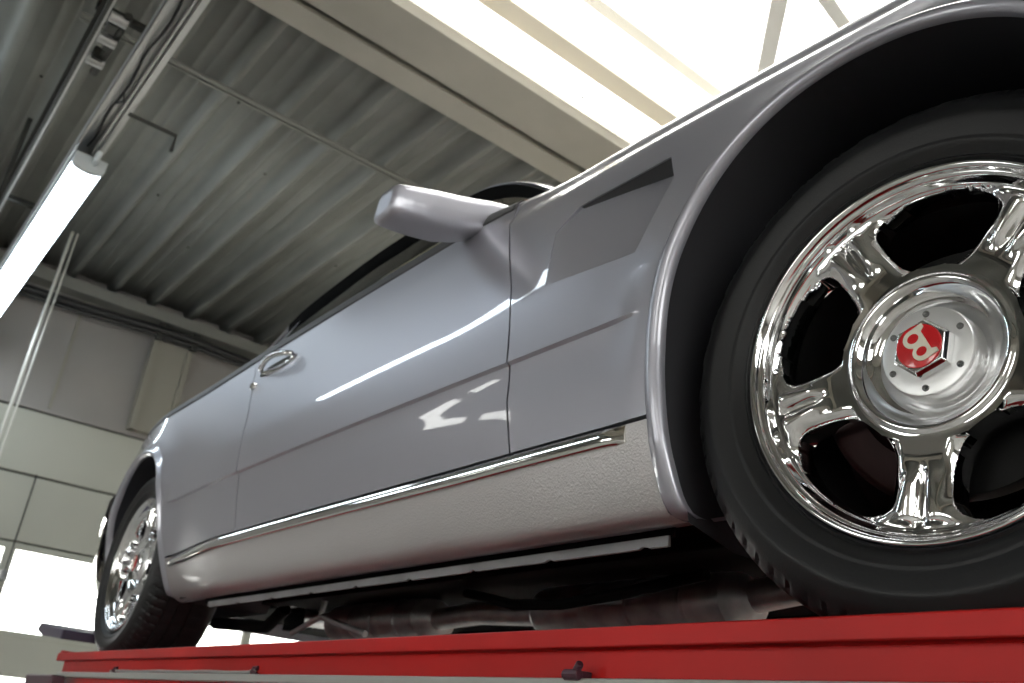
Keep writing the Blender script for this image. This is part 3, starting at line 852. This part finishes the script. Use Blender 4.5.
# black seal along the roof rail and painted roof and pillars
def strip(xs, prof, name, mtl, sharp=40):
    P = [[(x, ry(x)+dy, rz(x)+dz) for dy, dz in prof] for x in xs]
    return MB().grid(P).build(name, mtl, car, CO, sharp=sharp)
strip(np.linspace(-2.70, -.86, 70), [(.03, -.062), (-.012, -.066), (-.022, -.060), (-.026, -.004), (-.008, .006)], 'window_seal', SEAL)
P = []
for x in np.linspace(-3.38, -.83, 90):
    y0, z0 = ry(x), rz(x)
    row = [(x, y0-.008, z0+.002), (x, y0-.014, z0+.010), (x, y0-.006, z0+.016), (x, y0+.02, z0+.028)]
    if -2.75 < x < -1.42:
        for k in range(1, 9):
            f = k/8; row.append((x, y0+.02+(CY-y0-.02)*f, z0+.028+.055*math.sin(f*PI/2)))
    else:
        for k in range(1, 9):
            f = k/8; row.append((x, y0+.02+.05*f, z0+.028-.004*f))
    P.append(row)
MB().grid(P).build('roof', PAINT, car, CO, sharp=40)
P = [[(q[0], 2*CY-q[1], q[2]) for q in row] for row in P]
MB().grid(P).build('roof', PAINT, car, CO, sharp=40)
# rear pillar skin between belt and roof rail
P = []
for x in np.linspace(-3.40, -2.60, 24):
    b = body(x, ST-.002); t_ = Vector((x, ry(max(x, -3.38))-.006, max(rz(max(x, -3.38))-.004, b.z+.002)))
    P.append([b.lerp(t_, k/8) + Vector((0, -.010*math.sin(PI*k/8), 0)) for k in range(9)])
MB().grid(P).build('rear_pillar', PAINT, car, CO)
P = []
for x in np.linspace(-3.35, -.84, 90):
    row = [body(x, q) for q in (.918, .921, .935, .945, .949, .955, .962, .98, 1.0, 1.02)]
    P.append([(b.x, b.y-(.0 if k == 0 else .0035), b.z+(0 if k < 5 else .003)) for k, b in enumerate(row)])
MB().grid(P).build('belt_shade_strip', BELTSHADE, car, CO)  # added strip, painted dark for the shade on the rolled belt edge
# sail panel at the mirror and windscreen, headlining, cowl
b0, b1 = belt(-.83), belt(-1.03)
MB().add([b0, b1, (-1.03, ry(-1.03)-.006, rz(-1.03)-.02), (-.90, ry(-.90)-.006, rz(-.90)-.02)], [(0, 1, 2, 3)]).build('mirror_sail_panel', SEAL, car, CO)
P = [[(x, ry(x)+.03+(2*CY-2*ry(x)-.06)*k/16, rz(x)-.0+.07*math.sin(PI*k/16)) for k in range(17)] for x in np.linspace(-1.45, -.83, 12)]
MB().grid(P).build('windscreen', SIDEGLASS, car, CO)
P = [[(x, ry(x)+.03+(2*CY-2*ry(x)-.06)*k/16, rz(x)-.0+.05*math.sin(PI*k/16)) for k in range(17)] for x in np.linspace(-3.3, -2.72, 12)]
MB().grid(P).build('rear_screen', SIDEGLASS, car, CO)
P = [[(x, ry(x)+.02+(2*CY-2*ry(x)-.04)*k/10, rz(x)-.035+.05*math.sin(PI*k/10)) for k in range(11)] for x in np.linspace(-2.75, -1.42, 14)]
MB().grid(P).build('headlining', HEADLINE, car, CO)
for x in (-1.95, -2.75):
    for y in (.45, 1.0): MB().box(x-.08, x+.08, y, y+.45, .942, 1.12).build('seat_back', INTERIOR, car, CO, bevel=.04)
# bonnet, boot lid
P = []
for x in np.linspace(-.80, .86, 40):
    row = []
    for k in range(21):
        f = k/20; e = body(x, ST); yy = e.y + (2*CY-2*e.y)*f
        row.append((x, yy, e.z + .045*math.sin(PI*f)**.7 - (.004 if k in (0, 20) else 0)))
    P.append(row)
MB().grid(P).build('bonnet', PAINT, car, CO)
P = []
for x in np.linspace(-4.28, -3.25, 24):
    e = body(x, ST); P.append([(x, e.y + (2*CY-2*e.y)*k/20, e.z + .03*math.sin(PI*k/20)**.7) for k in range(21)])
MB().grid(P).build('boot_lid', PAINT, car, CO)
# far side
P = []
for x in np.linspace(-4.28, .86, 120):
    def lo(x):
        z = .17
        for cx, a, h, zc in ((-.005, .372, .392, .40), (RX, .368, .372, .375)):
            if abs(x-cx) < a: z = max(z, zc + h*(1-abs((x-cx)/a)**2.15)**(1/2.15))
        return z
    s0 = lo(x); P.append([(lambda q: (q.x, 2*CY-q.y, q.z))(side(x, s0+(ST-s0)*k/24)) for k in range(25)])
MB().grid(P).build('far_side_panel', PAINT, car, CO)
# nose and tail
def endcap(x, bulge, name):
    P = []
    for s in np.linspace(.30, ST, 18):
        e = side(x, s); row = []
        for k in range(25):
            f = k/24; row.append((x + bulge*(math.sin(PI*f)**.5)*(1-.35*abs(s-.65)/.35), e.y+(2*CY-2*e.y)*f, e.z))
        P.append(row)
    return MB().grid(P).build(name, PAINT, car, CO)
endcap(.86, .10, 'nose_panel'); endcap(-4.28, -.12, 'tail_panel')
def bumper(x, sgn, name):
    P = []
    for k in range(41):
        f = -1 + 2*k/40; y = CY + f*.90; xx = x + sgn*(.16*(1-abs(f)**5) )
        if abs(f) > .9: pass
        P.append([(xx - sgn*.10, y, .64), (xx - sgn*.01, y, .635), (xx + sgn*.012, y, .615), (xx+sgn*.012, y, .58), (xx + sgn*.0, y, .57), (xx+sgn*.005, y, .54), (xx, y, .42), (xx - sgn*.04, y, .36), (xx-sgn*.14, y, .34)])
    return MB().grid(P).build(name, PAINT, car, CO, sharp=40)
bumper(.88, 1, 'front_bumper')
# rear bumper wraps round the corner with a bright blade
def rear_bumper():
    P = []
    path = []
    for k in range(14): path.append((-3.55 - .062*k, None))
    for i in range(15):
        x = -3.62 - .05*i; path.append((x, side(x, .5).y - .022))
    xe, ye = path[-1]; path = [p_ for p_ in path if p_[1] is not None]
    for i in range(1, 13):
        a = PI/2*i/12; path.append((xe - .14*math.sin(a), ye + .16*(1-math.cos(a))))
    for i in range(1, 9): path.append((path[-1][0] if i > 1 else path[-1][0], ye+.16 + (CY-ye-.16)*i/8))
    full = path + [(q[0], 2*CY-q[1]) for q in path[::-1][1:]]
    def sec(z, o):
        out = []
        for i, q in enumerate(full):
            a = np.array(full[max(i-1, 0)]); b = np.array(full[min(i+1, len(full)-1)]); t_ = b-a; t_ = t_/(np.linalg.norm(t_)+1e-9)
            out.append((q[0] - (-t_[1])*-o*1.0, q[1] + (t_[0])*o, z))
        return out
    for z, o in ((.70, -.05), (.695, .004), (.675, .016), (.60, .018), (.59, .008), (.56, .010), (.42, .004), (.34, -.02), (.30, -.08)):
        P.append(sec(z, o))
    return MB().grid(P).build('rear_bumper', CHROME2, car, CO, sharp=40)
rear_bumper()
# nose details
MB().box(.93, .97, CY-.30, CY+.30, .55, .88).build('grille_surround', CHROME, car, CO, bevel=.012)
gm = MB()
for k in range(23): gm.box(.965, .975, CY-.27+k*.0245, CY-.262+k*.0245, .57, .86)
gm.build('grille', CHROME, car, CO)
for s_ in (-1, 1):
    for dy, r_ in ((.42, .075), (.60, .09)):
        o = MB().lathe([(0, -.02), (r_*.6, -.014), (r_*.9, .0), (r_, .006), (r_*1.12, .012), (r_*1.14, .05)], 40).build('headlamp', CHROME, car)
        o.data.transform(Matrix(((0,-1,0,0),(1,0,0,0),(0,0,1,0),(0,0,0,1)))); o.location = (.965-.09*(dy-.42)/.18-CO[0], s_*dy, .70)

# ---- wing mirror
secs = [(-.249, .888, .022, .030), (-.2475, .888, .031, .040), (-.242, .8885, .0355, .045), (-.228, .890, .0375, .048), (-.195, .897, .0400, .052), (-.15, .908, .0430, .054), (-.10, .920, .0450, .053), (-.055, .934, .0440, .048), (-.015, .948, .041, .044), (.02, .960, .035, .040), (.055, .970, .029, .038), (.085, .972, .028, .036), (.115, .962, .029, .036), (.14, .95, .03, .036)]
P = []
for y, zc, hz, hx in secs:
    row = []
    xc = -.995 + .03*sstep(-.1, .08, y)
    for k in range(36):
        a = 2*PI*k/36; c, s_ = math.cos(a), math.sin(a); e = 2/4.6
        xx = hx*math.copysign(abs(c)**e, c); zz = hz*math.copysign(abs(s_)**e, s_)
        if xx < 0: xx *= .75
        xx += zz*.22
        row.append((xc+xx, y, zc+zz))
    P.append(row+[row[0]])
m = MB(); m.grid(P); m.add(P[0][:-1], [tuple(range(36))])
mirror = m.build('wing_mirror', PAINT, car, CO, sharp=50)
m = MB(); V = [(-1.052, -.13 + .115*math.copysign(abs(math.cos(2*PI*k/40))**.7, math.cos(2*PI*k/40)), .924 + .046*math.copysign(abs(math.sin(2*PI*k/40))**.7, math.sin(2*PI*k/40)) + .20*(.115*math.cos(2*PI*k/40))) for k in range(40)]
m.add(V, [tuple(range(40))]); m.build('mirror_glass', CHROME, mirror, (0, 0, 0), fixn=False)

# ---- door handle and lock
hd = MB(); P = []
hx0, hx1, hz = -2.055, -1.835, .842
yb = lambda x, z: side(x, z).y
pts = []
for i in range(17):
    f = i/16; x = hx0+(hx1-hx0)*f; pts.append((x, yb(x, hz)-.004-.024*math.sin(PI*f)**.6, hz+.010+.012*math.sin(PI*f)))
hd.tube(pts, [.0085 if 0 < i < 16 else .007 for i in range(17)], 12)
handle = hd.build('door_handle', CHROME, door_o, (CO[0], CO[1], CO[2]))
m = MB(); V = []
for k in range(40):
    a = 2*PI*k/40; V.append(((hx0+hx1)/2 + .118*math.cos(a), 0, hz-.002+.016*math.sin(a)))
m.add([(x, yb(x, z)-.004, z) for x, y, z in V] + [(x, yb(x, z)+.006, z) for x, y, z in V], [tuple(range(40))] + [(i, (i+1) % 40, 40+(i+1) % 40, 40+i) for i in range(40)])
m.build('handle_plate', CHROME2, door_o, CO)
m = MB().lathe([(0, -.012), (.008, -.012), (.012, -.008), (.014, .004)], 24)
o = m.build('door_lock', CHROME, door_o); o.location = (-2.085-CO[0], yb(-2.085, .808)-CO[1], .808)

# ---- underbody
m = MB(); m.box(-2.55, -.40, .09, 1.76, .245, .26)
m.box(-.42, .9, .42, 1.44, .22, .26)
for y in (.30, 1.1): m.box(-2.4, -.5, y-.03, y+.03, .215, .25)
m.build('floor_pan', BLACK, car, CO, bevel=.004)
m = MB(); m.box(-4.1, -2.5, .42, 1.44, .34, .38); m.build('rear_floor_pan', BLACK, car, CO)
def silencer(x0, x1, y, z, r, name, flat=.75):
    m = MB(); prof = []
    L = x1-x0
    for f, k in ((0, .35), (.02, .6), (.05, .92), (.07, 1.0), (.33, 1.0), (.335, .96), (.35, .96), (.355, 1.0), (.55, 1.0), (.555, .95), (.575, .95), (.58, 1.0), (.78, 1.0), (.785, .95), (.80, .95), (.805, .98), (.94, .93), (.98, .6), (1.0, .35)):
        prof.append((x0+L*f, r*k))
    P = [[(x, y + rr_*math.cos(2*PI*k/32), z + rr_*flat*math.sin(2*PI*k/32)) for k in range(33)] for x, rr_ in prof]
    m.grid(P); m.add(P[0][:-1], [tuple(range(32))]); m.add(P[-1][:-1], [tuple(range(32))])
    return m.build(name, STEELD, car, CO, sharp=25)
silencer(-1.26, -.62, .52, .172, .085, 'exhaust_silencer')
silencer(-2.30, -1.72, .52, .180, .085, 'exhaust_silencer')
MB().tube([(-.64, .52, .18), (-.5, .50, .19), (-.35, .50, .18), (-.1, .50, .16), (.3, .55, .18)], .032, 14).build('exhaust_pipe', STEELD, car, CO); MB().tube([(-1.74, .52, .18), (-1.5, .5, .185), (-1.24, .52, .175)], .030, 14).build('exhaust_pipe', STEELD, car, CO)
m = MB(); m.tube([(-2.28, .52, .19), (-2.6, .56, .22), (-2.75, .62, .31), (-3.3, .62, .33), (-3.6, .6, .28), (-4.25, .55, .26)], .028, 14)
m.build('exhaust_pipe', STEELD, car, CO)
m = MB(); m.tube([(-1.35, .34, .20), (-1.15, .33, .16), (-1.0, .34, .155), (-.8, .33, .165), (-.6, .34, .19)], .012, 10); m.build('brake_line', BLACK, car, CO)
m = MB(); m.tube([(-2.24, .32, .125), (-2.06, .32, .17), (-1.78, .32, .112)], .009, 10); m.tube([(-2.06, .32, .17), (-2.05, .32, .235)], .009, 10)
m.build('suspension_brace', STEELD, car, CO)
m = MB(); m.tube([(-3.06, .25, .33), (-3.06, 1.6, .33)], .045, 16); m.tube([(-2.45, .38, .22), (-2.62, .40, .17), (-3.0, .36, .19)], .022, 12)
m.box(-3.25, -2.8, .75, 1.1, .23, .42)
m.build('rear_axle', BLACK, car, CO)
m = MB(); m.tube([(0, .25, .33), (0, 1.6, .33)], .04, 16); m.tube([(-.3, .45, .22), (0, .2, .2), (.3, .45, .22)], .025, 12); m.build('front_axle', BLACK, car, CO)
